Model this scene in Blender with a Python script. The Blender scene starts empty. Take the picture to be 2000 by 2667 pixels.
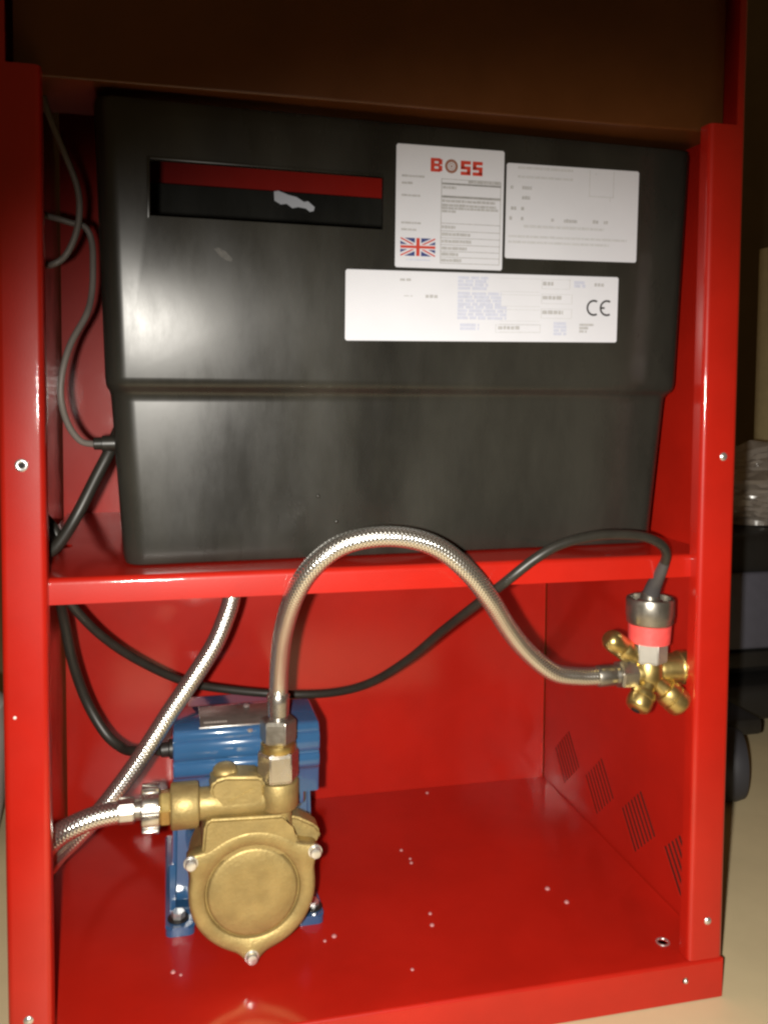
import bpy, bmesh, math, random
from mathutils import Vector, Matrix
random.seed(7)
scene = bpy.context.scene
COL = scene.collection

# ------------------------------------------------------------------ camera
cam_data = bpy.data.cameras.new("camera")
cam = bpy.data.objects.new("camera", cam_data)
COL.objects.link(cam)
cam_data.sensor_fit = 'VERTICAL'
cam_data.sensor_height = 36.0
cam_data.lens = 36.0 * 2355.1 / 2667.0
cam_data.shift_y = -(1333.5 - 1158.0) / 2667.0
cam_data.clip_start = 0.02
cam_data.clip_end = 50.0
R = Vector((0.97239245, -0.23324262, 0.00712782))
U = Vector((0.00602327, 0.05562296, 0.99843368))
F = Vector((0.23327375, 0.97082644, -0.05549223))
m = Matrix((R, U, -F)).transposed().to_4x4()
m.translation = Vector((0.1096, -0.6467, 0.5029))
cam.matrix_world = m
scene.camera = cam
scene.render.resolution_x, scene.render.resolution_y = 767, 1024
scene.cycles.pixel_filter_type = 'BLACKMAN_HARRIS'
scene.cycles.filter_width = 2.6

# ------------------------------------------------------------------ world: a dim, warm room
world = bpy.data.worlds.new("World")
scene.world = world
world.use_nodes = True
bg = world.node_tree.nodes["Background"]
bg.inputs["Color"].default_value = (1.0, 0.60, 0.24, 1)
bg.inputs["Strength"].default_value = 0.060

# ------------------------------------------------------------------ the phone's flash beside the lens
fl = bpy.data.lights.new("phone_flash", 'SPOT')
fl.energy = 46.0
fl.color = (1.0, 0.95, 0.86)
fl.spot_size = math.radians(101)
fl.spot_blend = 1.0
fl.shadow_soft_size = 0.006
flash = bpy.data.objects.new("phone_flash", fl)
COL.objects.link(flash)
flash.location = (0.085, -0.642, 0.495)
aim = Vector((math.sin(math.radians(24)), math.cos(math.radians(24)), math.tan(math.radians(-27))))
flash.rotation_euler = aim.to_track_quat('-Z', 'Y').to_euler()

scene.view_settings.view_transform = 'Standard'
scene.view_settings.look = 'None'
scene.view_settings.exposure = 0.0
scene.view_settings.gamma = 1.0

# ------------------------------------------------------------------ materials
def mat(name, base, rough=0.5, metal=0.0, var=0.0, vscale=30.0, bump=0.0, bscale=200.0,
        rvar=0.0, rscale=12.0, coat=0.0, crough=0.1, spec=0.5, base2=None, trans=0.0, stretch=None):
    M = bpy.data.materials.new(name)
    M.use_nodes = True
    nt = M.node_tree
    N, L = nt.nodes, nt.links
    p = N["Principled BSDF"]
    p.inputs["Base Color"].default_value = (*base, 1)
    p.inputs["Roughness"].default_value = rough
    p.inputs["Metallic"].default_value = metal
    p.inputs["Specular IOR Level"].default_value = spec
    p.inputs["Coat Weight"].default_value = coat
    p.inputs["Coat Roughness"].default_value = crough
    if trans:
        p.inputs["Transmission Weight"].default_value = trans
    tc = N.new("ShaderNodeTexCoord")
    src = tc.outputs["Object"]
    if stretch:
        mp = N.new("ShaderNodeMapping")
        mp.inputs["Scale"].default_value = stretch
        L.new(src, mp.inputs["Vector"])
        src = mp.outputs["Vector"]
    if var or base2:
        n = N.new("ShaderNodeTexNoise")
        n.inputs["Scale"].default_value = vscale
        n.inputs["Detail"].default_value = 6
        n.inputs["Roughness"].default_value = 0.6
        L.new(src, n.inputs["Vector"])
        r = N.new("ShaderNodeValToRGB")
        b2 = base2 or tuple(min(1, c * (1 + var)) for c in base)
        b1 = base if base2 else tuple(c * (1 - var) for c in base)
        r.color_ramp.elements[0].position = 0.36
        r.color_ramp.elements[1].position = 0.66
        r.color_ramp.elements[0].color = (*b1, 1)
        r.color_ramp.elements[1].color = (*b2, 1)
        L.new(n.outputs["Fac"], r.inputs["Fac"])
        L.new(r.outputs["Color"], p.inputs["Base Color"])
    if rvar:
        n2 = N.new("ShaderNodeTexNoise")
        n2.inputs["Scale"].default_value = rscale
        n2.inputs["Detail"].default_value = 7
        n2.inputs["Roughness"].default_value = 0.65
        L.new(src, n2.inputs["Vector"])
        mr = N.new("ShaderNodeMapRange")
        mr.inputs["From Min"].default_value = 0.3
        mr.inputs["From Max"].default_value = 0.7
        mr.inputs["To Min"].default_value = max(0.02, rough - rvar)
        mr.inputs["To Max"].default_value = min(1, rough + rvar)
        L.new(n2.outputs["Fac"], mr.inputs["Value"])
        L.new(mr.outputs["Result"], p.inputs["Roughness"])
        if coat:
            mc = N.new("ShaderNodeMapRange")
            mc.inputs["From Min"].default_value = 0.42
            mc.inputs["From Max"].default_value = 0.72
            mc.inputs["To Min"].default_value = crough * .6
            mc.inputs["To Max"].default_value = crough * 2.6
            L.new(n2.outputs["Fac"], mc.inputs["Value"])
            L.new(mc.outputs["Result"], p.inputs["Coat Roughness"])
    if bump:
        n3 = N.new("ShaderNodeTexNoise")
        n3.inputs["Scale"].default_value = bscale
        n3.inputs["Detail"].default_value = 3
        L.new(tc.outputs["Object"], n3.inputs["Vector"])
        b = N.new("ShaderNodeBump")
        b.inputs["Strength"].default_value = bump
        b.inputs["Distance"].default_value = 0.001
        L.new(n3.outputs["Fac"], b.inputs["Height"])
        L.new(b.outputs["Normal"], p.inputs["Normal"])
        if coat:
            L.new(b.outputs["Normal"], p.inputs["Coat Normal"])
    return M

def braid_material():
    M = bpy.data.materials.new("steel_braid")
    M.use_nodes = True
    N, L = M.node_tree.nodes, M.node_tree.links
    p = N["Principled BSDF"]
    p.inputs["Metallic"].default_value = 0.95
    p.inputs["Roughness"].default_value = 0.22
    uv = N.new("ShaderNodeUVMap")
    sx = N.new("ShaderNodeSeparateXYZ")
    L.new(uv.outputs["UV"], sx.inputs["Vector"])
    def op(o, a, b=None):
        x = N.new("ShaderNodeMath"); x.operation = o
        for i, v in enumerate((a, b)):
            if v is None: continue
            if isinstance(v, (int, float)): x.inputs[i].default_value = v
            else: L.new(v, x.inputs[i])
        return x.outputs[0]
    around = op('MULTIPLY', sx.outputs["X"], 2 * math.pi * 12)
    along = op('MULTIPLY', sx.outputs["Y"], 2 * math.pi * 350)
    s1 = op('SINE', op('ADD', around, along))
    s2 = op('SINE', op('SUBTRACT', around, along))
    w = op('MAXIMUM', s1, s2)
    h = op('ADD', op('MULTIPLY', w, 0.5), 0.5)
    r = N.new("ShaderNodeValToRGB")
    r.color_ramp.elements[0].position = 0.25
    r.color_ramp.elements[1].position = 0.55
    r.color_ramp.elements[0].color = (0.24, 0.23, 0.205, 1)
    r.color_ramp.elements[1].color = (0.88, 0.865, 0.81, 1)
    L.new(h, r.inputs["Fac"])
    L.new(r.outputs["Color"], p.inputs["Base Color"])
    return M

RED = mat("red_powder_coat", (0.42, 0.0115, 0.0050), 0.42, var=0.09, vscale=9, bump=0.05, bscale=900,
          rvar=0.06, rscale=14, coat=0.85, crough=0.055, spec=0.22)
BLACK_TANK = mat("black_tank_plastic", (0.012, 0.0115, 0.0095), 0.29, base2=(0.034, 0.033, 0.027), vscale=7,
                 bump=0.05, bscale=30, rvar=0.06, rscale=16, spec=0.5, stretch=(1.3, 1, 0.45))
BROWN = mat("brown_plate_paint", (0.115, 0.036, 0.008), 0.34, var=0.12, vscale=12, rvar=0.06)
BRASS_CAST = mat("cast_brass", (0.40, 0.305, 0.125), 0.52, 0.72, var=0.13, vscale=55, bump=0.30, bscale=420, rvar=0.08, rscale=60)
BRASS = mat("turned_brass", (0.56, 0.425, 0.16), 0.35, 0.95, var=0.06, vscale=80, rvar=0.08, rscale=70)
STEEL = mat("nickel_plate", (0.62, 0.59, 0.54), 0.24, 0.95, var=0.05, vscale=90, rvar=0.08, rscale=80)
DULL_STEEL = mat("dull_crimped_steel", (0.34, 0.32, 0.28), 0.34, 0.9, var=0.10, vscale=90, rvar=0.10, rscale=80)
SATIN = mat("satin_steel", (0.34, 0.32, 0.28), 0.48, 0.55, var=0.05, vscale=90)
ZINC = mat("zinc_bolt", (0.74, 0.74, 0.72), 0.28, 0.85, var=0.08, vscale=150, bump=0.1, bscale=700)
BLUE = mat("blue_gloss_paint", (0.028, 0.092, 0.205), 0.20, var=0.08, vscale=25, bump=0.05, bscale=260, coat=1.0, crough=0.05)
RUBBER = mat("black_cable_sheath", (0.022, 0.020, 0.016), 0.42, var=0.15, vscale=60, rvar=0.06)
DARK_GREY = mat("dark_grey_boot", (0.060, 0.055, 0.055), 0.45, var=0.1, vscale=80)
GREY = mat("grey_cable_sheath", (0.17, 0.15, 0.135), 0.45, var=0.06, vscale=60)
PAPER = mat("white_label", (0.74, 0.755, 0.82), 0.40, var=0.02, vscale=20)
INK_RED = mat("red_ink", (0.62, 0.055, 0.03), 0.45, var=0.05)
INK_GREY = mat("grey_ink", (0.49, 0.49, 0.50), 0.5, var=0.10, vscale=400)
INK_PALE = mat("pale_grey_ink", (0.63, 0.64, 0.67), 0.5, var=0.06, vscale=400)
INK_LILAC = mat("lilac_ink", (0.60, 0.63, 0.76), 0.5, var=0.06, vscale=300)
INK_BLACK = mat("black_ink", (0.035, 0.035, 0.035), 0.5)
INK_BLUE = mat("blue_ink", (0.04, 0.06, 0.22), 0.5, var=0.05)
INK_BROWN = mat("brown_ink", (0.32, 0.14, 0.09), 0.5)
RED_TAPE = mat("red_tape", (0.86, 0.09, 0.085), 0.5, var=0.10, vscale=120, bump=0.25, bscale=300)
PLATE = mat("name_plate_metal", (0.24, 0.225, 0.20), 0.36, 0.6, var=0.12, vscale=120)
FLOOR = mat("beige_floor", (0.66, 0.54, 0.33), 0.5, var=0.06, vscale=7, rvar=0.08)
WALL = mat("room_wall", (0.16, 0.12, 0.07), 0.8, var=0.08, vscale=6)
CARD = mat("cardboard", (0.66, 0.53, 0.28), 0.75, var=0.06, vscale=40)
BLACK = mat("black_moulding", (0.014, 0.013, 0.012), 0.45, var=0.1, vscale=40)
SLATE = mat("slate_grey_plastic", (0.085, 0.085, 0.11), 0.5, var=0.06, vscale=50)
FILM = mat("polythene_film", (0.52, 0.46, 0.40), 0.22, trans=0.55, bump=0.6, bscale=60)
WHITE = mat("white_plastic", (0.74, 0.72, 0.66), 0.4, var=0.02)
BRAID = braid_material()
HOLE = mat("hole_shadow_black", (0.006, 0.005, 0.005), 0.7)

# ------------------------------------------------------------------ building helpers
def prop(o, label=None, cat=None, group=None, kind=None):
    if label: o["label"] = label
    if cat: o["category"] = cat
    if group: o["group"] = group
    if kind: o["kind"] = kind
    return o

def thing(name, loc, label, cat, group=None):
    o = bpy.data.objects.new(name, None)
    o.empty_display_size = 0.03
    COL.objects.link(o)
    o.location = loc
    o.matrix_world = Matrix.Translation(Vector(loc))
    return prop(o, label, cat, group)

def origin_of(o):
    v = Vector((0, 0, 0))
    while o is not None:
        v = v + Vector(o.location)
        o = o.parent
    return v            # every thing is built square to the axes; a turned one is turned after its parts are made

def finish(name, bm, material, parent=None, smooth=38, loc=None):
    """bm is in world coordinates; link it as one mesh object under parent."""
    bmesh.ops.recalc_face_normals(bm, faces=bm.faces[:])
    off = Vector(loc) if loc is not None else (origin_of(parent) if parent else Vector((0, 0, 0)))
    bmesh.ops.translate(bm, verts=bm.verts[:], vec=-off)
    me = bpy.data.meshes.new(name)
    bm.to_mesh(me)
    bm.free()
    mats = material if isinstance(material, (list, tuple)) else [material]
    for mm in mats: me.materials.append(mm)
    if smooth:
        for p in me.polygons: p.use_smooth = True
        me.set_sharp_from_angle(angle=math.radians(smooth))
    o = bpy.data.objects.new(name, me)
    COL.objects.link(o)
    if parent:
        o.parent = parent
    if loc is not None:
        o.location = Vector(loc) - (origin_of(parent) if parent else Vector((0, 0, 0)))
    return o

def join(*bms):
    out = bmesh.new()
    for b in bms:
        me = bpy.data.meshes.new("tmp")
        b.to_mesh(me); b.free()
        out.from_mesh(me)
        bpy.data.meshes.remove(me)
    return out

def box(x0, x1, y0, y1, z0, z1, bev=0.0, seg=2):
    bm = bmesh.new()
    vs = [bm.verts.new(c) for c in ((x0,y0,z0),(x1,y0,z0),(x1,y1,z0),(x0,y1,z0),(x0,y0,z1),(x1,y0,z1),(x1,y1,z1),(x0,y1,z1))]
    for f in ((0,3,2,1),(4,5,6,7),(0,1,5,4),(1,2,6,5),(2,3,7,6),(3,0,4,7)):
        bm.faces.new([vs[i] for i in f])
    if bev:
        bmesh.ops.bevel(bm, geom=bm.edges[:], offset=bev, segments=seg, affect='EDGES', profile=0.5)
    return bm

def frame_for(d):
    d = Vector(d).normalized()
    a = Vector((0, 0, 1)) if abs(d.z) < 0.9 else Vector((1, 0, 0))
    x = a.cross(d).normalized()
    return x, d.cross(x), d

def lathe(origin, d, prof, n=40, phase=0.0):
    """prof = [(distance along d, radius)]; closed at both ends where the radius is above zero."""
    o = Vector(origin); x, y, z = frame_for(d)
    bm = bmesh.new(); rings = []
    for s, r in prof:
        c = o + z * s
        if r < 1e-7:
            rings.append([bm.verts.new(c)])
        else:
            rings.append([bm.verts.new(c + (x * math.cos(t) + y * math.sin(t)) * r)
                          for t in (phase + 2 * math.pi * k / n for k in range(n))])
    for a, b in zip(rings, rings[1:]):
        for k in range(n):
            k2 = (k + 1) % n
            if len(a) == 1 and len(b) == 1: break
            if len(a) == 1: bm.faces.new((a[0], b[k], b[k2]))
            elif len(b) == 1: bm.faces.new((a[k], a[k2], b[0]))
            else: bm.faces.new((a[k], a[k2], b[k2], b[k]))
    if len(rings[0]) > 1: bm.faces.new(rings[0][::-1])
    if len(rings[-1]) > 1: bm.faces.new(rings[-1])
    return bm

def cyl(o, d, length, r, n=40, bev=0.0, phase=0.0):
    b = bev
    if b: return lathe(o, d, [(0, r - b), (b * .3, r - b * .3), (b, r), (length - b, r), (length - b * .3, r - b * .3), (length, r - b)], n, phase)
    return lathe(o, d, [(0, r), (length, r)], n, phase)

def hexnut(o, d, length, r, phase=0.0):
    """six-sided nut, r across the corners, corners chamfered as turned"""
    bm = lathe(o, d, [(0, r * .93), (length * .08, r), (length * .92, r), (length, r * .93)], 6, phase)
    bmesh.ops.bevel(bm, geom=bm.edges[:], offset=r * 0.045, segments=2, affect='EDGES')
    return bm

def extrude(poly, axis, a, b):
    """poly: 2-D points; axis 'x': poly=(y,z), 'y': poly=(x,z), 'z': poly=(x,y)"""
    def P(p, t):
        return {'x': (t, p[0], p[1]), 'y': (p[0], t, p[1]), 'z': (p[0], p[1], t)}[axis]
    bm = bmesh.new()
    A = [bm.verts.new(P(p, a)) for p in poly]
    B = [bm.verts.new(P(p, b)) for p in poly]
    n = len(poly)
    for k in range(n):
        bm.faces.new((A[k], A[(k + 1) % n], B[(k + 1) % n], B[k]))
    bm.faces.new(A[::-1]); bm.faces.new(B)
    return bm

def catmull(pts, per=14):
    P = [Vector(p) for p in pts]
    P = [P[0] * 2 - P[1]] + P + [P[-1] * 2 - P[-2]]
    out = []
    for i in range(1, len(P) - 2):
        p0, p1, p2, p3 = P[i-1:i+3]
        for k in range(per):
            t = k / per
            out.append(0.5 * ((2*p1) + (p2-p0)*t + (2*p0-5*p1+4*p2-p3)*t*t + (-p0+3*p1-3*p2+p3)*t*t*t))
    out.append(P[-2])
    return out

def tube(pts, r, n=20, per=14, radii=None):
    C = catmull(pts, per)
    bm = bmesh.new()
    uvl = bm.loops.layers.uv.new("UVMap")
    T = [(C[min(i+1, len(C)-1)] - C[max(i-1, 0)]).normalized() for i in range(len(C))]
    x = frame_for(T[0])[0]
    rings, ds, s = [], [], 0.0
    for i, c in enumerate(C):
        if i: s += (c - C[i-1]).length
        ds.append(s)
        x = (x - T[i] * x.dot(T[i])).normalized()
        y = T[i].cross(x)
        rr = r if radii is None else radii(i / (len(C) - 1))
        rings.append([bm.verts.new(c + (x * math.cos(2*math.pi*k/n) + y * math.sin(2*math.pi*k/n)) * rr) for k in range(n)])
    for i in range(len(C) - 1):
        for k in range(n):
            k2 = (k + 1) % n
            f = bm.faces.new((rings[i][k], rings[i][k2], rings[i+1][k2], rings[i+1][k]))
            for l, (u, v) in zip(f.loops, ((k, ds[i]), (k + 1, ds[i]), (k + 1, ds[i+1]), (k, ds[i+1]))):
                l[uvl].uv = (u / n, v)
    bm.faces.new(rings[0][::-1]); bm.faces.new(rings[-1])
    return bm

def braided(pts, r, n=84, step=0.00036, amp=0.00023):
    """a hose of woven wires: the crossing strands stand proud of the tube"""
    C = catmull(pts, 60)
    out, acc = [C[0]], 0.0
    for a_, b_ in zip(C, C[1:]):
        d = (b_ - a_).length
        while acc + d >= step:
            t = (step - acc) / d
            a_ = a_ + (b_ - a_) * t
            out.append(a_); d = (b_ - a_).length; acc = 0.0
            if d < 1e-9: break
        acc += d
    bm = bmesh.new(); uvl = bm.loops.layers.uv.new("UVMap")
    T_ = [(out[min(i + 3, len(out) - 1)] - out[max(i - 3, 0)]).normalized() for i in range(len(out))]
    x = frame_for(T_[0])[0]; rings = []
    CS = [(math.cos(2 * math.pi * k / n), math.sin(2 * math.pi * k / n)) for k in range(n)]
    for i, c in enumerate(out):
        x = (x - T_[i] * x.dot(T_[i])).normalized(); y = T_[i].cross(x)
        v = 2 * math.pi * 350 * i * step
        ring = []
        for k in range(n):
            u_ = 2 * math.pi * 12 * k / n
            rr_ = r - amp + amp * max(math.sin(u_ + v), math.sin(u_ - v))
            ring.append(bm.verts.new(c + (x * CS[k][0] + y * CS[k][1]) * rr_))
        rings.append(ring)
    for i in range(len(out) - 1):
        for k in range(n):
            k2 = (k + 1) % n
            f = bm.faces.new((rings[i][k], rings[i][k2], rings[i+1][k2], rings[i+1][k]))
            for l, (u_, v) in zip(f.loops, ((k, i), (k + 1, i), (k + 1, i + 1), (k, i + 1))):
                l[uvl].uv = (u_ / n, v * step)
    bm.faces.new(rings[0][::-1]); bm.faces.new(rings[-1])
    return bm

def boolean(bm_a, cutters, op='DIFFERENCE'):
    """bm_a minus each bmesh in cutters, all in world coordinates"""
    def tmp(b):
        bmesh.ops.recalc_face_normals(b, faces=b.faces[:])
        me = bpy.data.meshes.new("tmp"); b.to_mesh(me); b.free()
        o = bpy.data.objects.new("tmp", me); COL.objects.link(o); return o
    a = tmp(bm_a); cs = [tmp(c) for c in cutters]
    for c in cs:
        md = a.modifiers.new("cut", 'BOOLEAN'); md.operation = op; md.object = c; md.solver = 'EXACT'
    dg = bpy.context.evaluated_depsgraph_get()
    ev = a.evaluated_get(dg)
    me = bpy.data.meshes.new_from_object(ev, depsgraph=dg)
    out = bmesh.new(); out.from_mesh(me)
    for o in [a] + cs:
        d = o.data; bpy.data.objects.remove(o); bpy.data.meshes.remove(d)
    bpy.data.meshes.remove(me)
    return out

# ------------------------------------------------------------------ the room round the cabinet
prop(finish("floor", box(-3, 4, -1.6, 3.0, -0.05, -0.0008), FLOOR, smooth=0), kind="structure")
prop(finish("wall", box(-3, 4, 2.4, 2.5, 0, 2.6), WALL, smooth=0), kind="structure")

# ------------------------------------------------------------------ the red cabinet
W, D, H = 0.56, 0.369, 0.95
PA, PB = 0.0296, 0.0320          # widths of the two front posts
NOTCH, SH = 0.7188, 0.3733       # notch in the posts, top of the shelf
FZ = 0.0333                      # inside floor
cab = thing("equipment_cabinet", (W / 2, D / 2, 0),
            "open red sheet steel cabinet holding a black tank on its shelf and a pump below", "cabinet")
T = 0.0016
finish("side_panel", box(0, T, 0.0047, D, 0.0, H, 0.0004), RED, cab)

slots = []
for cy in (0.305, 0.2245, 0.142, 0.0605):
    cz = 0.0835
    top, right, left = Vector((cy - .006, cz + .034)), Vector((cy - .0345, cz + .002)), Vector((cy + .034, cz - .003))
    down, across = right - top, left - top
    for k in range(7):
        a = top + across * ((k + .17) / 7.0)
        b = top + across * ((k + .80) / 7.0)
        q = [a + down * .0, a + down * 1.0, b + down * 1.0, b + down * .0]
        slots.append(extrude([(v.x, v.y) for v in q], 'x', W - 0.006, W + 0.006))
side = boolean(box(W - .0009, W, 0.0047, D, 0.0, H), [join(*slots)])
prop(finish("side_panel", side, RED, cab, smooth=30), label="side panel pierced by four diamonds of slanting vent slots")
finish("added_slot_backing", join(box(W + .0050, W + .0058, .018, .345, .040, .128), box(W + .0001, W + .0050, .018, .0195, .040, .128), box(W + .0001, W + .0050, .3435, .345, .040, .128), box(W + .0001, W + .0050, .0195, .3435, .040, .0415), box(W + .0001, W + .0050, .0195, .3435, .1265, .128)), mat("slot_darkening", (0.030, 0.010, 0.006), 0.8), cab, smooth=0)  # added dark backing outside the slots, so no lit floor shows through them
finish("back_panel", box(T + .0005, W - T - .0005, D, D + T, 0.0, H), RED, cab, smooth=0)
finish("top_panel", box(0, W, 0.001, D + T, H + .0005, H + T + .0005, 0.0004), RED, cab)

def arc(cx, cy, r, a0, a1, n=5):
    return [(cx + r * math.cos(math.radians(a0 + (a1 - a0) * k / n)), cy + r * math.sin(math.radians(a0 + (a1 - a0) * k / n))) for k in range(n + 1)]

def post(mirror, width):
    s = lambda x: W - x if mirror else x
    r, dep = 0.0044, 0.0138
    prof = arc(r, r, r, 180, 270) + arc(width - r, r, r, 270, 360) + [(width, dep), (width - T, dep), (width - T, r + .0006), (width - r - .0006, T), (r, T), (T, r), (T, .0046), (0, .0046)]
    low = extrude([(s(x), y) for x, y in prof], 'z', FZ + .0006, NOTCH)
    nar = arc(r, r, r, 180, 270) + [(0.0082, 0), (0.0082, T), (r, T), (T, r), (T, .0046), (0, .0046)]
    up = extrude([(s(x), y) for x, y in nar], 'z', NOTCH, H)
    return join(low, up)
finish("front_post", post(False, PA), RED, cab, smooth=50)
finish("front_post", post(True, PB), RED, cab, smooth=50)

# base: front rail folded back into the inside floor, with two drilled holes
r = 0.0030
prof = [(-.0010, 0.0)] + arc(r - .001, FZ - r, r, 180, 90) + [(D - .0005, FZ), (D - .0005, FZ - T), (r + .0006, FZ - T), (-.0010 + T, FZ - r - .0006), (-.0010 + T, 0.0)]
base = extrude(prof, 'x', 0.0018, W - 0.0018)
base = boolean(base, [cyl((0.5212, 0.0297, FZ - .01), (0, 0, 1), .02, .0040, 24), cyl((0.5249, -.01, 0.0185), (0, 1, 0), .02, .0026, 24)])
finish("base_pan", base, RED, cab, smooth=40)
for xa in (0.0, W - .0016):
    finish("rail_end", box(xa, xa + .0016, -.0010, .0030, 0.0, FZ, .0003), RED, cab)

# shelf: folded front lip, folded up at the ends
SB = 0.3547
prof = [(0.0120, SB)] + arc(.012 + .0046, SH - .0046, .0046, 180, 90) + [(D - .0005, SH), (D - .0005, SH - T), (.012 + .0054, SH - T), (.012 + T, SH - .0054), (.012 + T, SB + .0005), (.020, SB + T), (.020, SB)]
shelf = extrude(prof, 'x', 0.0060, W - 0.0060)
shelf = boolean(shelf, [cyl((.0190, .150, SH - .02), (0, 0, 1), .04, .013, 24), cyl((0.1640, .128, SH - .02), (0, 0, 1), .04, .012, 24)])
shelf_o = finish("shelf", shelf, RED, cab, smooth=40)
finish("weld_tab", box(T, .0060, .0135, .06, SB, SH - .0005, .0004), RED, cab)
finish("weld_tab", box(W - .0060, W - T, .0135, .06, SB, SH - .0005, .0004), RED, cab)

# brown plate that closes the top of the opening, with a folded lower lip
PZ = 0.7165
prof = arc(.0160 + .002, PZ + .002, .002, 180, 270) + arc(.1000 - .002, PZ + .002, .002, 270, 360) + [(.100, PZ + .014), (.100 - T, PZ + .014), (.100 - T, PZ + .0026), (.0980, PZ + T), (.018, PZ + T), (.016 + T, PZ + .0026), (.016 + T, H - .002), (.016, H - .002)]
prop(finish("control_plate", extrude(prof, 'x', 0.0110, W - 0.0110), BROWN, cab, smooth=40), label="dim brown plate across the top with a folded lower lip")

def rivet_nut(x, y, z, d, r, parent, hollow=True):
    if hollow:
        b = lathe((x, y, z), d, [(0.001, r * .42), (-.0006, r * .42), (-.0010, r * .55), (-.0011, r * .8), (-.0006, r), (0.0003, r)], 24)
    else:
        b = lathe((x, y, z), d, [(-.0016, 0), (-.0014, r * .4), (-.0008, r * .8), (0, r)], 24)
    return finish("rivet_nut" if hollow else "rivet", b, ZINC, parent)
rv = rivet_nut(0.0146, 0, 0.4535, (0, 1, 0), 0.0043, cab)
finish("bore", cyl((0.0146, -.0002, 0.4535), (0, 1, 0), .0015, .0019, 20), HOLE, rv)
rivet_nut(0.5478, 0, 0.4545, (0, 1, 0), 0.0034, cab, False)
rivet_nut(0.5452, 0, 0.0665, (0, 1, 0), 0.0032, cab, False)
rivet_nut(0.0136, 0, 0.0655, (0, 1, 0), 0.0034, cab, False)
finish("washer", lathe((0.5222, 0.0302, FZ - .0004), (0, 0, 1), [(0, .0040), (.0009, .0044), (.0010, .0058), (0, .0062)], 28), ZINC, cab)
rivet_nut(0.5255, -.0010, 0.0180, (0, 1, 0), 0.0021, cab, False)
finish("paint_chip", lathe((0.0079, -.00005, 0.2809), (0, -1, 0), [(0, .0011), (.0002, .0008)], 9), WHITE, cab)

GLINT = mat("pale_painted_glint", (0.50, 0.20, 0.20), 0.45, var=0.1, vscale=400)  # pale domes standing in for glints of the fittings mirrored in the floor
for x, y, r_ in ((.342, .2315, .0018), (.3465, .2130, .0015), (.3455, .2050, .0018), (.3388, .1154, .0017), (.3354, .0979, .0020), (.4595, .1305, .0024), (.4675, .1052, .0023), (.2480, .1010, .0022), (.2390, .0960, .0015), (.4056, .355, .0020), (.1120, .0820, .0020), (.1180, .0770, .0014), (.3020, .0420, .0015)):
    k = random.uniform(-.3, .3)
    finish("painted_glint", lathe((x, y, FZ - .0001), (0, 0, 1), [(0, r_ * 1.1), (r_ * .4, r_ * (.95 + .1 * k)), (r_ * .75, r_ * .6), (r_ * .85, 0)], 11, k), GLINT, cab)

# ------------------------------------------------------------------ black water tank on the shelf
tank = thing("water_tank", (0.3005, 0.165, SH),
             "tapered black plastic water tank with white labels standing on the red shelf", "tank")
CX = 0.3022
def rr(hx, y0, y1, rad, z, n=8):
    pts = []
    for (sx, sy, a0) in ((1, 0, 270), (1, 1, 0), (-1, 1, 90), (-1, 0, 180)):
        cx = CX + sx * (hx - rad)
        cy = (y1 - rad) if sy else (y0 + rad)
        for k in range(n + 1):
            a = math.radians(a0 + 90 * k / n)
            pts.append((cx + rad * math.cos(a), cy + rad * math.sin(a), z))
    return pts
def loft(rings):
    bm = bmesh.new()
    L = [[bm.verts.new(p) for p in r_] for r_ in rings]
    n = len(L[0])
    for a, b in zip(L, L[1:]):
        for k in range(n):
            bm.faces.new((a[k], a[(k+1) % n], b[(k+1) % n], b[k]))
    bm.faces.new(L[0][::-1]); bm.faces.new(L[-1])
    return bm
SHAPE = [(SH + .0006, .2200, .0570, .277, .012), (.3752, .2225, .0540, .280, .014), (.3785, .2238, .0525, .282, .016), (.3840, .2246, .0518, .284, .017),
         (.4000, .2255, .0508, .2845, .017), (.4960, .2318, .0456, .2895, .017), (.5010, .2323, .0452, .290, .017), (.5042, .2332, .0432, .291, .016),
         (.5066, .2348, .0400, .2925, .015), (.5095, .2356, .0380, .2935, .015), (.5140, .2360, .0370, .294, .015), (.6980, .2416, .0330, .298, .015),
         (.7055, .2420, .0328, .2985, .015), (.7090, .2412, .0338, .2978, .014)]
def T_face(z): return 0.0370 - (z - 0.514) * (0.0040 / 0.184)
outer = loft([rr(hx, a, b, rad, z) for z, hx, a, b, rad in SHAPE])
inner = loft([rr(hx - .0045, a + .0045, b - .0045, max(rad - .003, .004), z) for z, hx, a, b, rad in
              [(.381, .2225, .0535, .282, .016)] + SHAPE[4:-2] + [(.735, .2425, .029, .299, .015)]])
SX0, SX1, SZ0, SZ1 = 0.0980, 0.2700, 0.6285, 0.6677
slot = box(SX0, SX1, 0.0, 0.06, SZ0, SZ1)
finish("tank_shell", boolean(outer, [inner, slot]), BLACK_TANK, tank, smooth=32)
lip = lambda x0, x1, z0, z1: box(x0, x1, T_face((z0 + z1) / 2) - .0007, T_face((z0 + z1) / 2) + .002, z0, z1, .0004)
finish("slot_lip", join(lip(SX0 - .0022, SX0 - .0001, SZ0 - .002, SZ1 + .002), lip(SX0, SX1, SZ1 + .0001, SZ1 + .0022)), BLACK_TANK, tank)
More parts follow.
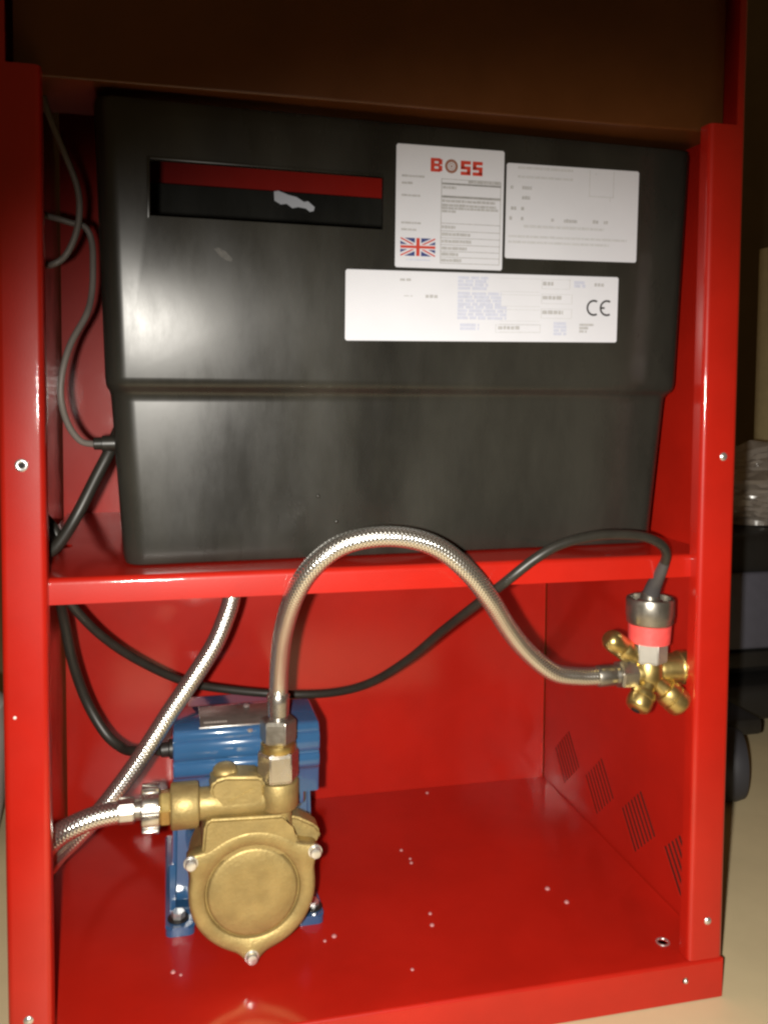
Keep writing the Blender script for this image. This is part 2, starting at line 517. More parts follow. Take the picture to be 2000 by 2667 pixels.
# faint moulded corner rib along the right and a few moulding pips
for (px, pz, pr) in ((0.2235, 0.4235, .0016), (0.2385, 0.4030, .0018)):
    fy = T_face(pz) if pz > .52 else 0.0508 - (pz - .4) * .0542
    finish("moulding_pip", lathe((px, fy + .0004, pz), (0, -1, 0), [(0, pr), (.0005, pr * .9), (.0010, pr * .5), (.0012, 0)], 20), BLACK_TANK, tank)
sb = bmesh.new()
sv = [sb.verts.new((x, T_face(z) - .00015, z)) for x, z in ((.1425, .6075), (.1460, .6085), (.1510, .6060), (.1560, .6010), (.1555, .5990), (.1515, .5995), (.1470, .6025))]
sb.faces.new(sv)
finish("scuff", sb, mat("scuffed_plastic", (0.075, 0.072, 0.065), 0.45, var=0.3, vscale=300), tank, smooth=0)
# torn white label inside, on the rear wall of the tank
tb = bmesh.new()
edge = [(0.2290, .7075), (0.2335, .7085), (0.2440, .7050), (0.2520, .7035), (0.2600, .6990), (0.2640, .7000), (0.2710, .6945), (0.2700, .6905), (0.2660, .6895), (0.2620, .6925), (0.2540, .6935), (0.2480, .6920), (0.2420, .6960), (0.2360, .6950), (0.2295, .6985)]
f1 = [tb.verts.new((x, .2875, z)) for x, z in edge]; f2 = [tb.verts.new((x, .2879, z)) for x, z in edge]
tb.faces.new(f1); tb.faces.new(f2[::-1])
for k in range(len(edge)): tb.faces.new((f1[k], f1[(k+1) % len(edge)], f2[(k+1) % len(edge)], f2[k]))
finish("torn_label", tb, PAPER, tank, smooth=0)

# labels
class Sheet:
    def __init__(s, x0, x1, z0, z1, label, tilt=0.0):
        s.tilt = tilt
        s.x0, s.x1, s.z0, s.z1 = x0, x1, z0, z1
        bm = bmesh.new()
        P = lambda x, z, l: (x, T_face(z) - l, z + tilt * ((x - x0) / (x1 - x0) - .5))
        c = 0.0012
        out = [(x0 + c, z0), (x1 - c, z0), (x1, z0 + c), (x1, z1 - c), (x1 - c, z1), (x0 + c, z1), (x0, z1 - c), (x0, z0 + c)]
        A = [bm.verts.new(P(x, z, -.0003)) for x, z in out]; B = [bm.verts.new(P(x, z, .0004)) for x, z in out]
        bm.faces.new(A[::-1]); bm.faces.new(B)
        for k in range(8): bm.faces.new((A[k], A[(k+1) % 8], B[(k+1) % 8], B[k]))
        s.o = prop(finish("label", bm, PAPER, tank, smooth=0), label=label)
    def pt(s, u, v, l):
        x = s.x0 + (s.x1 - s.x0) * u; z = s.z1 + (s.z0 - s.z1) * v
        return (x, T_face(z) - .0004 - l, z + s.tilt * (u - .5))
    def new(s): s.bm = bmesh.new(); return s
    def quad(s, pts, l=.00008, mi=0):
        f = s.bm.faces.new([s.bm.verts.new(s.pt(u, v, l)) for u, v in pts]); f.material_index = mi; return s
    def rect(s, u0, u1, v0, v1, l=.00008, mi=0): return s.quad([(u0, v0), (u1, v0), (u1, v1), (u0, v1)], l, mi)
    def words(s, u0, u1, v, h, wmin=.012, wmax=.06, gap=.004, l=.00010):
        u = u0
        while u < u1:
            w = min(random.uniform(wmin, wmax), u1 - u)
            s.rect(u, u + w, v - h / 2 * random.uniform(.8, 1.1), v + h / 2, l)
            u += w + gap
        return s
    def ring(s, uc, vc, r0, r1, a0=0, a1=360, n=36, l=.00008):
        asp = (s.x1 - s.x0) / (s.z0 - s.z1) * -1
        Q = lambda r_, a: (uc + r_ * math.cos(math.radians(a)), vc - r_ * asp * math.sin(math.radians(a)))
        for k in range(n):
            a, b = a0 + (a1 - a0) * k / n, a0 + (a1 - a0) * (k + 1) / n
            s.quad([Q(r0, a), Q(r1, a), Q(r1, b), Q(r0, b)], l)
        return s
    def done(s, name, material):
        bm = s.bm
        off = origin_of(s.o)
        bmesh.ops.translate(bm, verts=bm.verts[:], vec=-off)
        for f in bm.faces:
            f.normal_update()
            if f.normal.y > 0: f.normal_flip()
        me = bpy.data.meshes.new(name); bm.to_mesh(me); bm.free()
        for mm in (material if isinstance(material, list) else [material]): me.materials.append(mm)
        o = bpy.data.objects.new(name, me); COL.objects.link(o); o.parent = s.o
        if name in ("printed_text", "ruled_box"): o["kind"] = "stuff"
        return o

A = Sheet(0.2799, 0.3689, 0.6014, 0.6944, "white data label with a red heading, ruled boxes and a flag", .0013)
A.new()
# B
A.rect(.310, .346, .096, .208).rect(.346, .400, .096, .122).rect(.346, .396, .139, .164).rect(.346, .400, .182, .208)
A.rect(.382, .418, .104, .147).rect(.382, .418, .156, .201).done("printed_letter", INK_RED)
A.new().ring(.502, .155, .036, .060).ring(.502, .155, .020, .027).ring(.502, .155, 0, .010).done("printed_letter", INK_BROWN)
for u in (.588, .700):
    A.new().rect(u, u + .094, .103, .132).rect(u, u + .036, .128, .168).rect(u, u + .094, .148, .175).rect(u + .058, u + .094, .172, .210).rect(u, u + .094, .192, .221).done("printed_letter", INK_RED)
A.new()
for v in (.262, .300, .405, .625, .688, .745, .802, .856, .905, .955):
    A.rect(.412, .975, v - .0035, v + .0035)
A.rect(.410, .418, .262, .955).rect(.968, .975, .262, .955)
A.rect(.42, .97, .290, .308).rect(.42, .97, .395, .418).done("ruled_box", INK_GREY)
A.new()
A.words(.66, .97, .275, .022).words(.425, .55, .330, .022).words(.42, .92, .440, .022).words(.42, .93, .475, .022).words(.42, .95, .500, .020).words(.42, .55, .525, .020)
for v, e in ((.655, .55), (.715, .69), (.773, .70), (.830, .66), (.880, .58), (.930, .61)): A.words(.42, e, v, .026, .02, .07)
A.words(.05, .26, .255, .016).words(.05, .15, .312, .018).words(.05, .22, .412, .016).words(.05, .23, .635, .016).words(.05, .19, .690, .016).done("printed_text", INK_GREY)
# flag: blue field, white and red saltire, white and red cross
u0, u1, v0, v1 = .045, .365, .757, .905
def fl_(a, b): return (u0 + (u1 - u0) * a, v0 + (v1 - v0) * b)
A.new().rect(u0, u1, v0, v1, .00008, 0)
for (w, l, mi) in ((.11, .00016, 1), (.035, .00024, 2)):
    A.quad([fl_(0, 0), fl_(w, 0), fl_(1, 1 - w * 1.6), fl_(1, 1)], l, mi).quad([fl_(0, 0), fl_(1, 1), fl_(1 - w, 1), fl_(0, w * 1.6)], l, mi)
    A.quad([fl_(1, 0), fl_(1, w * 1.6), fl_(w, 1), fl_(0, 1)], l + .00002, mi).quad([fl_(1, 0), fl_(0, 1), fl_(0, 1 - w * 1.6), fl_(1 - w, 0)], l + .00002, mi)
for (w, l, mi) in ((.09, .00030, 1), (.05, .00036, 2)):
    A.rect(*[x for x in (fl_(.5 - w, 0)[0], fl_(.5 + w, 0)[0])], v0, v1, l, mi)
    A.rect(u0, u1, fl_(0, .5 - w * 1.5)[1], fl_(0, .5 + w * 1.5)[1], l + .00002, mi)
A.done("printed_flag", [INK_BLUE, PAPER, INK_RED])
A.new().words(.10, .32, .935, .012).done("printed_text", INK_LILAC)

B = Sheet(0.3712, 0.4898, 0.6130, 0.6873, "white label with a grey outlined square and faint printed lines", .0020)
B.new().words(.08, .49, .040, .030, .02, .08).words(.08, .49, .135, .026, .02, .07).words(.13, .74, .655, .030, .02, .06).words(.02, .92, .765, .026, .02, .07).words(.02, .78, .825, .026, .02, .07).done("printed_text", INK_PALE)
B.new().rect(.615, .622, .02, .30).rect(.800, .807, .02, .30).rect(.615, .807, .295, .306).rect(.775, .782, .305, .35).rect(.66, .67, .05, .065).done("outlined_square", INK_PALE)
B.new()
for u, v, w in ((.03, .25, .02), (.115, .25, .07), (.115, .355, .06), (.035, .47, .04), (.11, .47, .022), (.025, .575, .02), (.11, .575, .022), (.335, .575, .02), (.43, .580, .10), (.65, .575, .045), (.735, .575, .035)):
    B.words(u, u + w, v, .036, .010, .022, .003)
B.done("printed_text", INK_GREY)

C_ = Sheet(0.2410, 0.4738, 0.5456, 0.5993, "long white label with the CE mark and rows of boxes", .0038)
C_.new()
for a, b, v0, v1 in ((.39, .50, .07, .24), (.39, .55, .30, .46), (.39, .57, .50, .68), (.40, .47, .76, .86), (.825, .870, .10, .20), (.75, .80, .72, .88)):
    v = v0
    while v < v1:
        C_.words(a, b, v, .045, .02, .06, .006); v += .052
C_.done("printed_text", INK_LILAC)
C_.new()
for v in (.06, .255, .30, .47, .52, .69, .74, .85):
    C_.rect(.545, .695, v, v + .008)
for u0_, u1_, v0_, v1_ in ((.70, .81, .06, .20), (.70, .82, .28, .42), (.70, .82, .50, .64), (.53, .70, .745, .86)):
    C_.rect(u0_, u1_, v0_, v0_ + .008).rect(u0_, u1_, v1_, v1_ + .008).rect(u0_, u0_ + .003, v0_, v1_).rect(u1_ - .003, u1_, v0_, v1_)
C_.done("ruled_box", INK_PALE)
C_.new().words(.185, .225, .125, .035, .006, .02, .004).words(.20, .23, .355, .012).words(.275, .318, .355, .045, .008, .02, .003).words(.705, .745, .125, .06, .010, .02, .003).words(.705, .78, .335, .055, .010, .02, .003).words(.705, .785, .555, .055, .010, .02, .003).words(.54, .62, .795, .05, .010, .02, .003).words(.905, .945, .125, .05, .008, .015, .003).words(.85, .91, .735, .035).words(.85, .885, .785, .04).words(.85, .88, .835, .04).done("printed_text", INK_GREY)
C_.new().ring(.905, .475, .0215, .0285, 60, 300).done("printed_letter", INK_BLACK)
C_.new().ring(.957, .475, .0215, .0285, 60, 300).rect(.931, .948, .460, .490).done("printed_letter", INK_BLACK)

tank.location = (0.2945, 0.165, SH)
tank.rotation_euler = (0, 0, math.radians(3.0))      # the tank stands slightly askew on the shelf

# ------------------------------------------------------------------ grey and black lines beside the tank
def line(name, pts, rad, material, label, cat, **kw):
    o = finish(name, tube(pts, rad, 16), material, loc=pts[0])
    return prop(o, label, cat, **kw)
line("grey_cable", [(0.0147,0.06,0.8049), (0.0177,0.06,0.7838), (0.0205,0.06,0.7598), (0.0198,0.06,0.7408), (0.0229,0.06,0.7234), (0.0271,0.06,0.7061), (0.0369,0.065,0.6806), (0.0455,0.07,0.6572), (0.0475,0.07,0.6390), (0.0446,0.07,0.6205), (0.0373,0.07,0.6046), (0.0286,0.07,0.5977), (0.0215,0.08,0.5983), (0.0050,0.09,0.602)],
     .0024, GREY, "thin grey cable dropping from the notch and bending into the side wall", "cable")
g2 = thing("level_switch_lead", (0.0290, 0.09, 0.635), "thin grey lead curving down to a black plug in the tank's side", "cable")
finish("cable", tube([(0.0040,0.095,0.641), (0.0290,0.09,0.6350), (0.0392,0.09,0.6323), (0.0496,0.09,0.6295), (0.0545,0.09,0.6180), (0.0555,0.085,0.5975), (0.0548,0.08,0.5780), (0.0515,0.07,0.5610), (0.0411,0.06,0.5387), (0.0355,0.055,0.5173), (0.0344,0.055,0.4976), (0.0385,0.06,0.4791), (0.0466,0.065,0.4666), (0.0560,0.07,0.4635)], .0024, 16), GREY, g2)
finish("plug", lathe((0.0555, .070, .4640), (1, .04, .01), [(0, .0030), (.0006, .0046), (.0060, .0048), (.0064, .0060), (.0215, .0060)], 26), RUBBER, g2)
line("black_pipe", [(0.0800,0.098,0.492), (0.0725,0.085,0.472), (0.0675,0.0750,0.4590), (0.0570,0.07,0.4379), (0.0446,0.065,0.4124), (0.0334,0.065,0.3935), (0.0235,0.067,0.3830), (0.0095,0.075,0.3795)],
     .0046, RUBBER, "short black pipe slanting between the tank's side and the shelf corner", "pipe")
line("black_flex", [(0.0030,0.10,0.60), (0.0110,0.10,0.575), (0.0135,0.10,0.55), (0.0150,0.10,0.52), (0.0140,0.10,0.49), (0.0100,0.10,0.465), (0.0035,0.10,0.445)],
     .0018, RUBBER, "thin black flex bowed against the side wall behind the grey lead", "cable")

# ------------------------------------------------------------------ pump set on the cabinet floor
pump = thing("pump_set", (0.175, 0.19, FZ), "blue motor pump with a cast brass head bolted to the cabinet floor", "pump")
# motor
HX_, HZ_ = 0.1735, 0.1060
bm = extrude([(.1115, .046), (.1140, .160), (.1250, .186), (.2250, .186), (.2360, .160), (.2395, .046)], 'y', .1620, .305)
bmesh.ops.bevel(bm, geom=bm.edges[:], offset=.004, segments=3, affect='EDGES')
motor = finish("motor_housing", bm, BLUE, pump, smooth=50)
finish("motor_flange", lathe((HX_, .1180, HZ_), (0, 1, 0), [(0, .0430), (.002, .0455), (.020, .0465), (.044, .0500)], 56), BLUE, pump)
finish("controller_neck", box(.1270, .2230, .1080, .1640, .1500, .1800, .003), BLUE, pump)
def foot(x0, x1, y0):
    b = extrude(arc(x0 + .006, y0 + .006, .006, 180, 270) + arc(x1 - .006, y0 + .006, .006, 270, 360) + [(x1, .30), (x0, .30)], 'z', FZ + .0003, FZ + .0085)
    bmesh.ops.bevel(b, geom=[e for e in b.edges if all(v.co.z > FZ + .008 for v in e.verts)], offset=.002, segments=3, affect='EDGES')
    return b
for x0, x1, y0 in ((.1058, .1310, .1295), (.2170, .2430, .1215)):
    fo = finish("foot", foot(x0, x1, y0), BLUE, pump, smooth=50)
    bx_, by_ = ((x0 + x1) / 2 - (.0015 if x0 < .15 else -.0040), y0 + .0140)
    w = finish("washer", cyl((bx_, by_, FZ + .0084), (0, 0, 1), .0016, .0092, 28, .0004), BLACK, fo)
    finish("bolt", hexnut((bx_, by_, FZ + .0098), (0, 0, 1), .0056, .0062, .3), ZINC, fo)
    # gusset from foot to housing
    finish("gusset", extrude([(.1560, FZ + .006), (.1560, FZ + .012), (.1640, .080), (.1750, .080), (.1750, FZ + .006)], 'x', (x0 + .004 if x0 < .15 else x1 - .009), (x0 + .009 if x0 < .15 else x1 - .004)), BLUE, pump)
# controller box with two rolled ridges on its front
def ridge(cy, cz, ry, rz, n=7):
    return [(cy - ry * math.cos(math.radians(-90 + 180 * k / n)), cz - rz * math.sin(math.radians(-90 + 180 * k / n))) for k in range(n + 1)]
prof = [(.156, .165), (.156, .2235), (.1545, .2265), (.1005, .2262), (.0975, .2250), (.0962, .2225)] + ridge(.0968, .2095, .0034, .0085) + ridge(.0968, .1935, .0028, .0060) + [(.0985, .184), (.1000, .165)]
cb = bmesh.new()
secs = []
for x, sh in ((.1130, .35), (.1145, 0), (.2320, 0), (.2338, .35)):
    secs.append([cb.verts.new((x, p[0] + (.0015 if sh else 0) * (1 if p[0] < .13 else -1), p[1] - (.0012 if sh and p[1] > .22 else 0))) for p in prof])
nP = len(prof)
for a, b in zip(secs, secs[1:]):
    for k in range(nP): cb.faces.new((a[k], a[(k+1) % nP], b[(k+1) % nP], b[k]))
cb.faces.new(secs[0][::-1]); cb.faces.new(secs[-1])
ctl = finish("controller_box", cb, BLUE, pump, smooth=48)
npl = finish("name_plate", box(.1350, .2100, .1010, .1500, .22655, .2272, .0002), PLATE, ctl)
finish("plate_edge", box(.1340, .1880, .0988, .1005, .22645, .2274, .0002), ZINC, npl)
tx = bmesh.new()
u = .1385
while u < .156:
    w = random.uniform(.0010, .0022)
    tx.faces.new([tx.verts.new(c) for c in ((u, .1080, .2274), (u + w, .1080, .2274), (u + w, .1115, .2274), (u, .1115, .2274))]); u += w + .0006
finish("stamped_text", tx, WHITE, npl, smooth=0)
for x, y, z in ((.1765, .1440, .2270), (.1755, .0985, .2225)):
    finish("screw", lathe((x, y, z), (0, -.35, 1), [(0, .0030), (.0012, .0029), (.0020, .0018), (.0022, 0)], 20), ZINC, ctl)
finish("cable_gland", lathe((.1145, .1400, .1960), (-1, 0, -.05), [(0, .0085), (.004, .0085), (.005, .0065), (.0110, .0062), (.0120, .0048)], 26), BLACK, ctl)

# brass head
HX, HZ, HY = 0.1741, 0.1068, 0.0560
def outline(scale=1.0, lug=1.0):
    pts = []
    lugs = [(-91, .0085, 8.5), (147.5, .0090, 9.0), (30.5, .0090, 9.0)]
    for k in range(150):
        a = 360.0 * k / 150
        r_ = .0500
        for la, amp, sg in lugs:
            dd = (a - la + 180) % 360 - 180
            r_ += lug * amp * math.exp(-(dd / sg) ** 2) + lug * .0012 * math.exp(-(dd / 22) ** 2)
        pts.append((HX + r_ * scale * math.cos(math.radians(a)), HZ + r_ * scale * math.sin(math.radians(a))))
    return pts
fb = bmesh.new()
O = outline()
def ringv(pts, y): return [fb.verts.new((x, y, z)) for x, z in pts]
def inset(pts, d):
    return [(x + (HX - x) * d / math.hypot(HX - x, HZ - z), z + (HZ - z) * d / math.hypot(HX - x, HZ - z)) for x, z in pts]
circ = lambda r_: [(HX + r_ * math.cos(2 * math.pi * k / 150), HZ + r_ * math.sin(2 * math.pi * k / 150)) for k in range(150)]
L_ = [ringv(inset(O, .002), HY + .0150), ringv(O, HY + .0135), ringv(O, HY + .0028), ringv(inset(O, .0009), HY + .0008), ringv(inset(O, .0030), HY),
      ringv(circ(.0385), HY), ringv(circ(.0378), HY + .0008), ringv(circ(.0371), HY + .0030), ringv(circ(.0363), HY + .0030), ringv(circ(.0354), HY + .0004),
      ringv(circ(.0335), HY - .0004), ringv(circ(.0200), HY - .0002), ringv(circ(.0030), HY)]
for a, b in zip(L_, L_[1:]):
    for k in range(150): fb.faces.new((a[k], a[(k+1) % 150], b[(k+1) % 150], b[k]))
fb.faces.new(L_[0]); fb.faces.new(L_[-1])
head = finish("pump_head", fb, BRASS_CAST, pump, smooth=60)
finish("pump_barrel", lathe((HX - .001, HY + .0148, HZ - .001), (0, 1, 0), [(0, .0470), (.020, .0478), (.0420, .0490), (.0560, .0480)], 56), BRASS_CAST, pump)
for bx_, bz_ in ((.1731, .0538), (.1259, .1360), (.2238, .1348)):
    bo = finish("cover_bolt", lathe((bx_, HY + .0006, bz_), (0, -1, 0), [(0, .0056), (.0014, .0056), (.0016, .0046), (.0048, .0046), (.0058, .0038), (.0062, .0020), (.0062, 0)], 24), ZINC, pump)
# neck between the cover and the ports
nk = extrude([(.1345, .1420), (.1365, .1640), (.1400, .1690), (.1990, .1665), (.2040, .1550), (.2110, .1460), (.2080, .1330), (.1400, .1330)], 'y', HY + .0004, .1000)
bmesh.ops.bevel(nk, geom=nk.edges[:], offset=.0022, segments=3, affect='EDGES')
finish("head_neck", nk, BRASS_CAST, pump, smooth=60)
sh_ = extrude([(.2000, .1340), (.2030, .1580), (.2110, .1570), (.2270, .1480), (.2310, .1420), (.2300, .1360), (.2200, .1280)], 'y', HY + .0160, HY + .0360)
bmesh.ops.bevel(sh_, geom=sh_.edges[:], offset=.002, segments=3, affect='EDGES')
finish("head_shoulder", sh_, BRASS_CAST, pump, smooth=60)
PY, PZ_ = 0.0710, 0.1762
inlet = finish("inlet_port", lathe((.1105, PY, PZ_), (1, 0, 0), [(0, .0125), (.0004, .0170), (.0018, .0180), (.0200, .0180), (.0216, .0172), (.0222, .0135), (.0228, .0126), (.0600, .0126), (.0860, .0122), (.0880, .0100)], 48), BRASS_CAST, pump, smooth=50)
rb = bmesh.new()
low = [(.1500, .1755), (.1420, .1855), (.1405, .1925), (.1440, .1985), (.1530, .2010), (.1800, .1985), (.1840, .1950), (.1840, .1755)]
rb.free()
rb = extrude(low, 'y', .0585, .0860)
bmesh.ops.bevel(rb, geom=rb.edges[:], offset=.0026, segments=3, affect='EDGES')
rel = finish("relief_valve", rb, BRASS_CAST, pump, smooth=60)
finish("relief_cap", lathe((.1535, .0740, .1990), (0, -.12, 1), [(0, .0100), (.0030, .0098), (.0052, .0080), (.0060, .0050), (.0062, 0)], 36), BRASS_CAST, rel)
arrow = extrude([(.1545, .1815), (.1560, .1808), (.1770, .1895), (.1765, .1912)], 'y', .0579, .0592)
bmesh.ops.bevel(arrow, geom=arrow.edges[:], offset=.0003, segments=2, affect='EDGES')
finish("flow_mark", arrow, BRASS_CAST, rel)
OX, OY = 0.1957, 0.0700
finish("outlet_port", lathe((OX, OY, .1600), (0, 0, 1), [(0, .0090), (.0075, .0095), (.0088, .0150), (.0104, .0162), (.0300, .0162), (.0310, .0156), (.0312, .0110)], 48), BRASS_CAST, pump, smooth=50)
finish("outlet_rib", lathe((.1985, .0680, .1400), (0, 0, 1), [(0, .0085), (.0300, .0078)], 28), BRASS_CAST, pump)

# ------------------------------------------------------------------ hoses
hose = thing("braided_hose", (OX, OY, .1912), "steel braided hose arching from the pump outlet over to the brass valve", "hose", "steel braided hoses")
ARCH = [(.1957,.0700,.2590), (.1957,.0680,.2700), (.1950,.0550,.2920), (.1950,.0310,.3230), (.1998,.0060,.3555), (.2106,-.0070,.3778), (.2296,-.0140,.3942), (.2541,-.0180,.4007), (.2807,-.0200,.3991), (.3040,-.0200,.3899), (.3261,-.0180,.3717), (.3453,-.0100,.3495), (.3664,.0060,.3223), (.3880,.0170,.2985), (.4130,.0230,.2790), (.4360,.0245,.2735), (.4560,.0245,.2725)]
finish("braid", braided(ARCH, .0076), BRAID, hose, smooth=80)
up = (0, 0, 1)
finish("hex_adaptor", hexnut((OX, OY, .1914), up, .0244, .0168, .55), STEEL, hose, smooth=25)
finish("brass_olive", lathe((OX, OY, .2150), up, [(0, .0140), (.0016, .0146), (.0062, .0140), (.0080, .0120)], 40), BRASS, hose)
finish("union_nut", hexnut((OX, OY, .2228), up, .0185, .0150, .25), DULL_STEEL, hose, smooth=25)
finish("ferrule", lathe((OX, OY, .2400), up, [(0, .0078), (.0016, .0080), (.0030, .0076), (.0040, .0086), (.0150, .0090), (.0200, .0092), (.0215, .0084)], 36), STEEL, hose)
lf = (-1, 0, 0)
finish("ferrule", lathe((.4720, .0245, .2725), lf, [(0, .0075), (.0015, .0083), (.0040, .0077), (.0055, .0086), (.0180, .0088), (.0200, .0080)], 36), DULL_STEEL, hose)
finish("union_nut", hexnut((.4862, .0245, .2726), lf, .0150, .0122, .3), DULL_STEEL, hose, smooth=25)

h2 = thing("braided_hose", (.1656, .1300, .3531), "steel braided hose slanting down from under the shelf to the side wall", "hose", "steel braided hoses")
finish("braid", braided([(.1660,.1290,.3650), (.1650,.1285,.3480), (.1623,.1250,.3278), (.1571,.1200,.3127), (.1472,.1150,.2916), (.1311,.1100,.2680), (.1098,.1050,.2388), (.0883,.1000,.2072), (.0673,.0980,.1795), (.0509,.0980,.1600), (.0341,.1030,.1415), (.0211,.1150,.1247), (.0110,.1350,.1050)], .0076), BRAID, h2, smooth=80)
finish("ferrule", lathe((.1660, .1290, .3730), (0, 0, -1), [(0, .0100), (.0090, .0100), (.0100, .0088)], 30), DULL_STEEL, h2)

h3 = thing("braided_hose", (.0705, PY, PZ_), "short steel braided hose curving from the pump inlet coupling to the side wall", "hose", "steel braided hoses")
finish("braid", braided([(.0740,.0705,.1760), (.0640,.0690,.1758), (.0545,.0680,.1748), (.0421,.0675,.1712), (.0300,.0690,.1650), (.0205,.0740,.1555), (.0130,.0840,.1420), (.0110,.0980,.1250)], .0086), BRAID, h3, smooth=80)
rt = (-1, 0, 0)
finish("brass_nipple", hexnut((.1110, PY, PZ_), rt, .0085, .0140, .2), BRASS, h3, smooth=25)
wn = bmesh.new(); wn.free()
ribs = [lathe((.1030, PY, PZ_), rt, [(0, .0140), (.0010, .0158), (.0135, .0158), (.0150, .0130)], 40)]
for k in range(8):
    a = 2 * math.pi * k / 8 + .12
    c = Vector((0, math.cos(a), math.sin(a)))
    b = box(.0888, .1022, -.0036, .0036, .0140, .0192, .0012, 2)
    rot = Matrix.Rotation(a, 4, 'X')
    bmesh.ops.transform(b, matrix=Matrix.Translation((0, PY, PZ_)) @ rot, verts=b.verts[:])
    ribs.append(b)
finish("wing_nut", join(*ribs), STEEL, h3, smooth=40)
finish("coupling_neck", cyl((.0895, PY, PZ_), rt, .0070, .0080, 30), DULL_STEEL, h3)
fr = lathe((.0838, PY, PZ_), rt, [(0, .0090), (.0010, .0102), (.0120, .0102), (.0132, .0094)], 10, .2)
bmesh.ops.bevel(fr, geom=fr.edges[:], offset=.0005, segments=2, affect='EDGES')
finish("ferrule", fr, STEEL, h3, smooth=20)

# ------------------------------------------------------------------ brass valve with its pressure sensor
VX, VY, VZ = 0.4987, 0.0245, 0.2725
valve = thing("manifold_valve", (.5585, VY, VZ), "brass five way valve with a steel pressure sensor wrapped in red tape", "valve")
finish("valve_body", join(lathe((VX, VY, VZ - .0140), (0, 0, 1), [(0, .0085), (.004, .0118), (.0112, .0132), (.0225, .0123), (.0255, .0111)], 36),
                          lathe((VX - .0132, VY, VZ + .0002), (1, 0, 0), [(0, .0092), (.002, .0102), (.011, .0106), (.021, .0112)], 36)), BRASS, valve, smooth=50)
finish("wall_port", lathe((VX + .0075, VY + .001, VZ + .0020), (1, 0, 0), [(0, .0104), (.004, .0122), (.0190, .0126), (.0205, .0132), (.0210, .0142), (.0270, .0142), (.0280, .0126), (.0520, .0126)], 40), BRASS, valve, smooth=50)
for k in range(4):
    finish("thread", lathe((VX + .030 + .0030 * k, VY + .001, VZ + .0020), (1, 0, 0), [(0, .0126), (.0008, .0136), (.0016, .0126)], 36), BRASS, valve)
finish("wall_nut", hexnut((.5460, VY + .001, VZ + .0020), (1, 0, 0), .0090, .0185, .1), BRASS, valve, smooth=25)
finish("wall_washer", cyl((.5555, VY + .001, VZ + .0020), (1, 0, 0), .0028, .0205, 36, .0004), BLACK, valve)
def cap(dx, dy, dz, ex, ey, ez, r_, name="end_cap"):
    o, e = Vector((VX + dx, VY + dy, VZ + dz)), Vector((VX + ex, VY + ey, VZ + ez)); d = (e - o); ln = d.length
    return finish(name, lathe(o, d, [(0, r_ * .62), (ln * .34, r_ * .66), (ln * .36, r_ * .92), (ln * .44, r_), (ln * .56, r_), (ln * .58, r_ * .93), (ln * .61, r_ * .93), (ln * .63, r_), (ln * .82, r_), (ln * .92, r_ * .90), (ln * .98, r_ * .66), (ln, r_ * .40), (ln, 0)], 30), BRASS, valve, smooth=45)
cap(-.005, .000, .009, -.0400, -.003, .0335, .0092)
c2 = cap(-.001, -.005, -.005, -.0180, -.0130, -.0262, .0105)
finish("cap_bore", cyl((VX - .0182, VY - .0131, VZ - .0264), (-.017, -.008, -.0212), .0004, .0036, 18), HOLE, c2)
cap(.003, -.005, -.005, .0265, -.0130, -.0275, .0118)
ZS = VZ + .0270
sens = finish("pressure_sensor", lathe((VX + .0006, VY, ZS), up, [(0, .0142), (.0010, .0160), (.0142, .0163), (.0152, .0180), (.0166, .0190), (.0204, .0192), (.0213, .0197), (.0350, .0197), (.0364, .0191), (.0364, .0168), (.0284, .0161), (.0280, .0113), (.0303, .0109), (.0340, .0104), (.0355, .0080), (.0407, .0076), (.0416, .0047)], 48), DULL_STEEL, valve, smooth=40)
finish("red_tape", lathe((VX + .0002, VY, ZS - .0010), (.03, 0, 1), [(0, .0142), (.0004, .0169), (.0080, .0173), (.0152, .0175), (.0156, .0161)], 48), RED_TAPE, sens, smooth=45)
finish("sensor_hex", hexnut((VX + .0006, VY, VZ + .0095), up, .0187, .0150, -.03), SATIN, sens, smooth=25)

# ------------------------------------------------------------------ black cables
sc = thing("sensor_cable", (.4993, .0245, .3400), "black cable looping from the pressure sensor across the back of the cabinet", "cable")
finish("cable", tube([(.4997,.0100,.3600), (.4998,.0045,.3690), (.4978,-.0005,.3775), (.4905,-.0040,.3855), (.4760,-.0062,.3918), (.4570,-.0077,.3947), (.4320,-.0085,.3947), (.4028,-.0095,.3892), (.3821,-.0075,.3781), (.3613,.0010,.3591), (.3488,.0280,.3367), (.3358,.0800,.3017), (.3191,.1300,.2633), (.2926,.1700,.2313), (.2614,.2000,.2145), (.2194,.2200,.2098), (.1675,.2200,.2177), (.1241,.2100,.2321), (.0830,.1900,.2606), (.0546,.1700,.2887), (.0344,.1540,.3166), (.0215,.1500,.3400), (.0190,.1500,.3650), (.0190,.1500,.3840), (.0120,.1550,.3950), (.0045,.1600,.4000)], .0039, 18), RUBBER, sc)
finish("strain_relief", tube([(.4993,.0240,.3380), (.4993,.0205,.3450), (.4993,.0150,.3530), (.4996,.0100,.3600), (.4998,.0045,.3690)], .006, 20, 8, radii=lambda t: .0072 - .0031 * t), DARK_GREY, sc)
line("motor_cable", [(.1030,.1400,.1952), (.0950,.1480,.1935), (.0800,.1650,.1870), (.0690,.1800,.1850), (.0540,.1900,.1960), (.0380,.1950,.2246), (.0270,.1880,.2642), (.0215,.1800,.3016), (.0190,.1640,.3310), (.0180,.1520,.3560), (.0175,.1450,.3760), (.0110,.1420,.3900), (.0045,.1400,.3980)],
     .0046, RUBBER, "black cable drooping from the blue motor's gland up under the shelf", "cable")

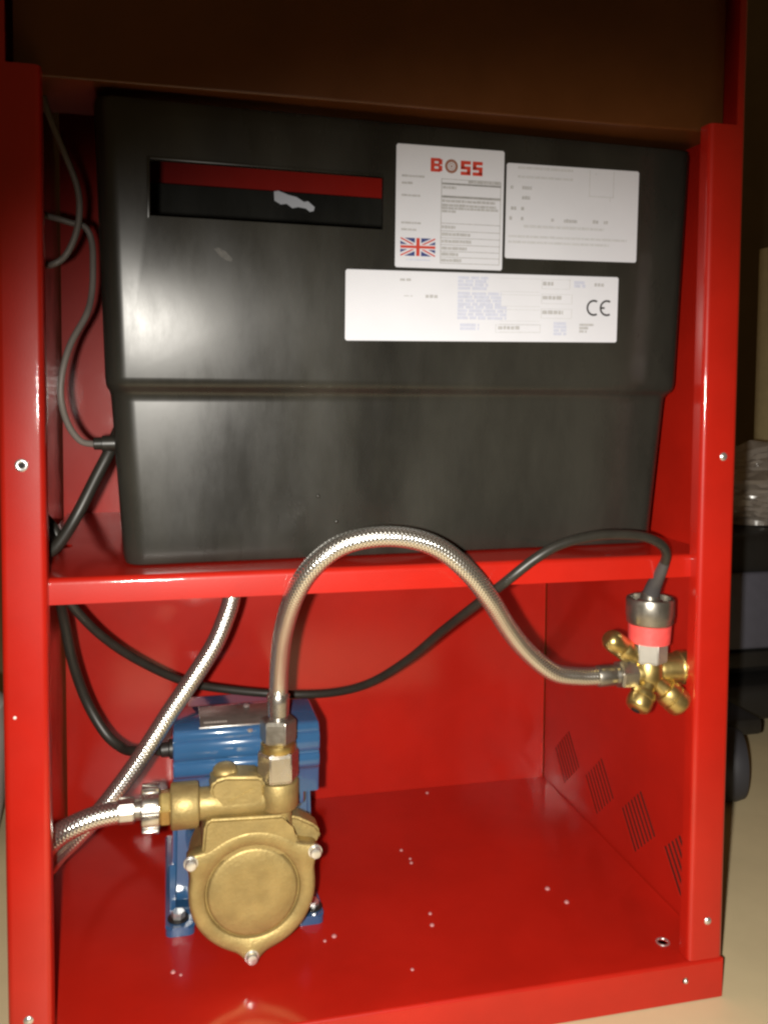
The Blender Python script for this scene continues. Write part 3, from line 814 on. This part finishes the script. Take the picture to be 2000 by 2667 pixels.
# ------------------------------------------------------------------ things standing round the cabinet
cs = thing("wheeled_case", (1.05, .62, 0), "black wheeled equipment case with slate grey pads standing behind the cabinet", "case")
finish("case_body", box(.840, 1.40, .520, .760, .085, .300, .02, 4), BLACK, cs)
finish("case_base", box(.880, 1.38, .480, .740, .030, .083, .015, 3), BLACK, cs)
finish("grip_pad", box(.905, 1.05, .506, .5195, .130, .245, .006, 3), SLATE, cs)
finish("grip_pad", box(.895, 1.05, .508, .5195, .1000, .1270, .005, 3), BLACK, cs)
for x, z in ((.880, .115), (.872, .098)):
    finish("stud", lathe((x, .520, z), (0, -1, 0), [(0, .004), (.002, .0035), (.003, 0)], 16), ZINC, cs)
wh = finish("wheel", lathe((.790, .330, .0445), (.93, -.36, 0), [(-.018, .012), (-.018, .030), (-.015, .041), (-.006, .0445), (.006, .0445), (.015, .041), (.018, .030), (.018, .012)], 44), mat("dark_tyre_rubber", (0.035, 0.035, 0.042), 0.55), cs)
finish("hub", lathe((.790, .330, .0445), (.93, -.36, 0), [(-.0200, .010), (.0200, .010)], 24), BLACK, wh)
finish("wheel_fork", box(.770, .850, .345, .500, .070, .092, .006, 2), BLACK, cs)
prop(finish("cardboard_carton", box(1.365, 1.80, 1.00, 1.10, 0, .825, .004, 2), CARD, loc=(1.58, 1.05, 0)), "tall beige cardboard carton standing behind the wrapped bundle", "carton")
# clear polythene bundle lying on the case
pb = bmesh.new()
bmesh.ops.create_icosphere(pb, subdivisions=5, radius=1.0)
from mathutils import noise
for v in pb.verts:
    n = v.co.normalized()
    k = 1 + .28 * noise.noise(n * 2.3) + .14 * abs(noise.noise(n * 6.0)) + .05 * noise.noise(n * 15)
    z = max(n.z * k, -.86)
    v.co = Vector((1.09 + .215 * n.x * k, .64 + .10 * n.y * k, .3010 + .0645 * (z + .86)))
bd = finish("polythene_bundle", pb, FILM, loc=(1.09, .64, .30), smooth=25)
prop(bd, "crumpled clear polythene bundle lying on the black case", "bundle")
dr = thing("white_drum", (-.170, .400, 0), "white plastic drum with a rolled rim beside the cabinet", "drum")
finish("drum_body", lathe((-.170, .400, 0), up, [(0, .080), (.006, .094), (.05, .102), (.13, .106), (.16, .104), (.172, .092)], 56), WHITE, dr)
finish("rim", lathe((-.170, .400, .1725), up, [(0, .086), (.002, .096), (.008, .096), (.010, .090), (.010, 0)], 56), WHITE, dr)
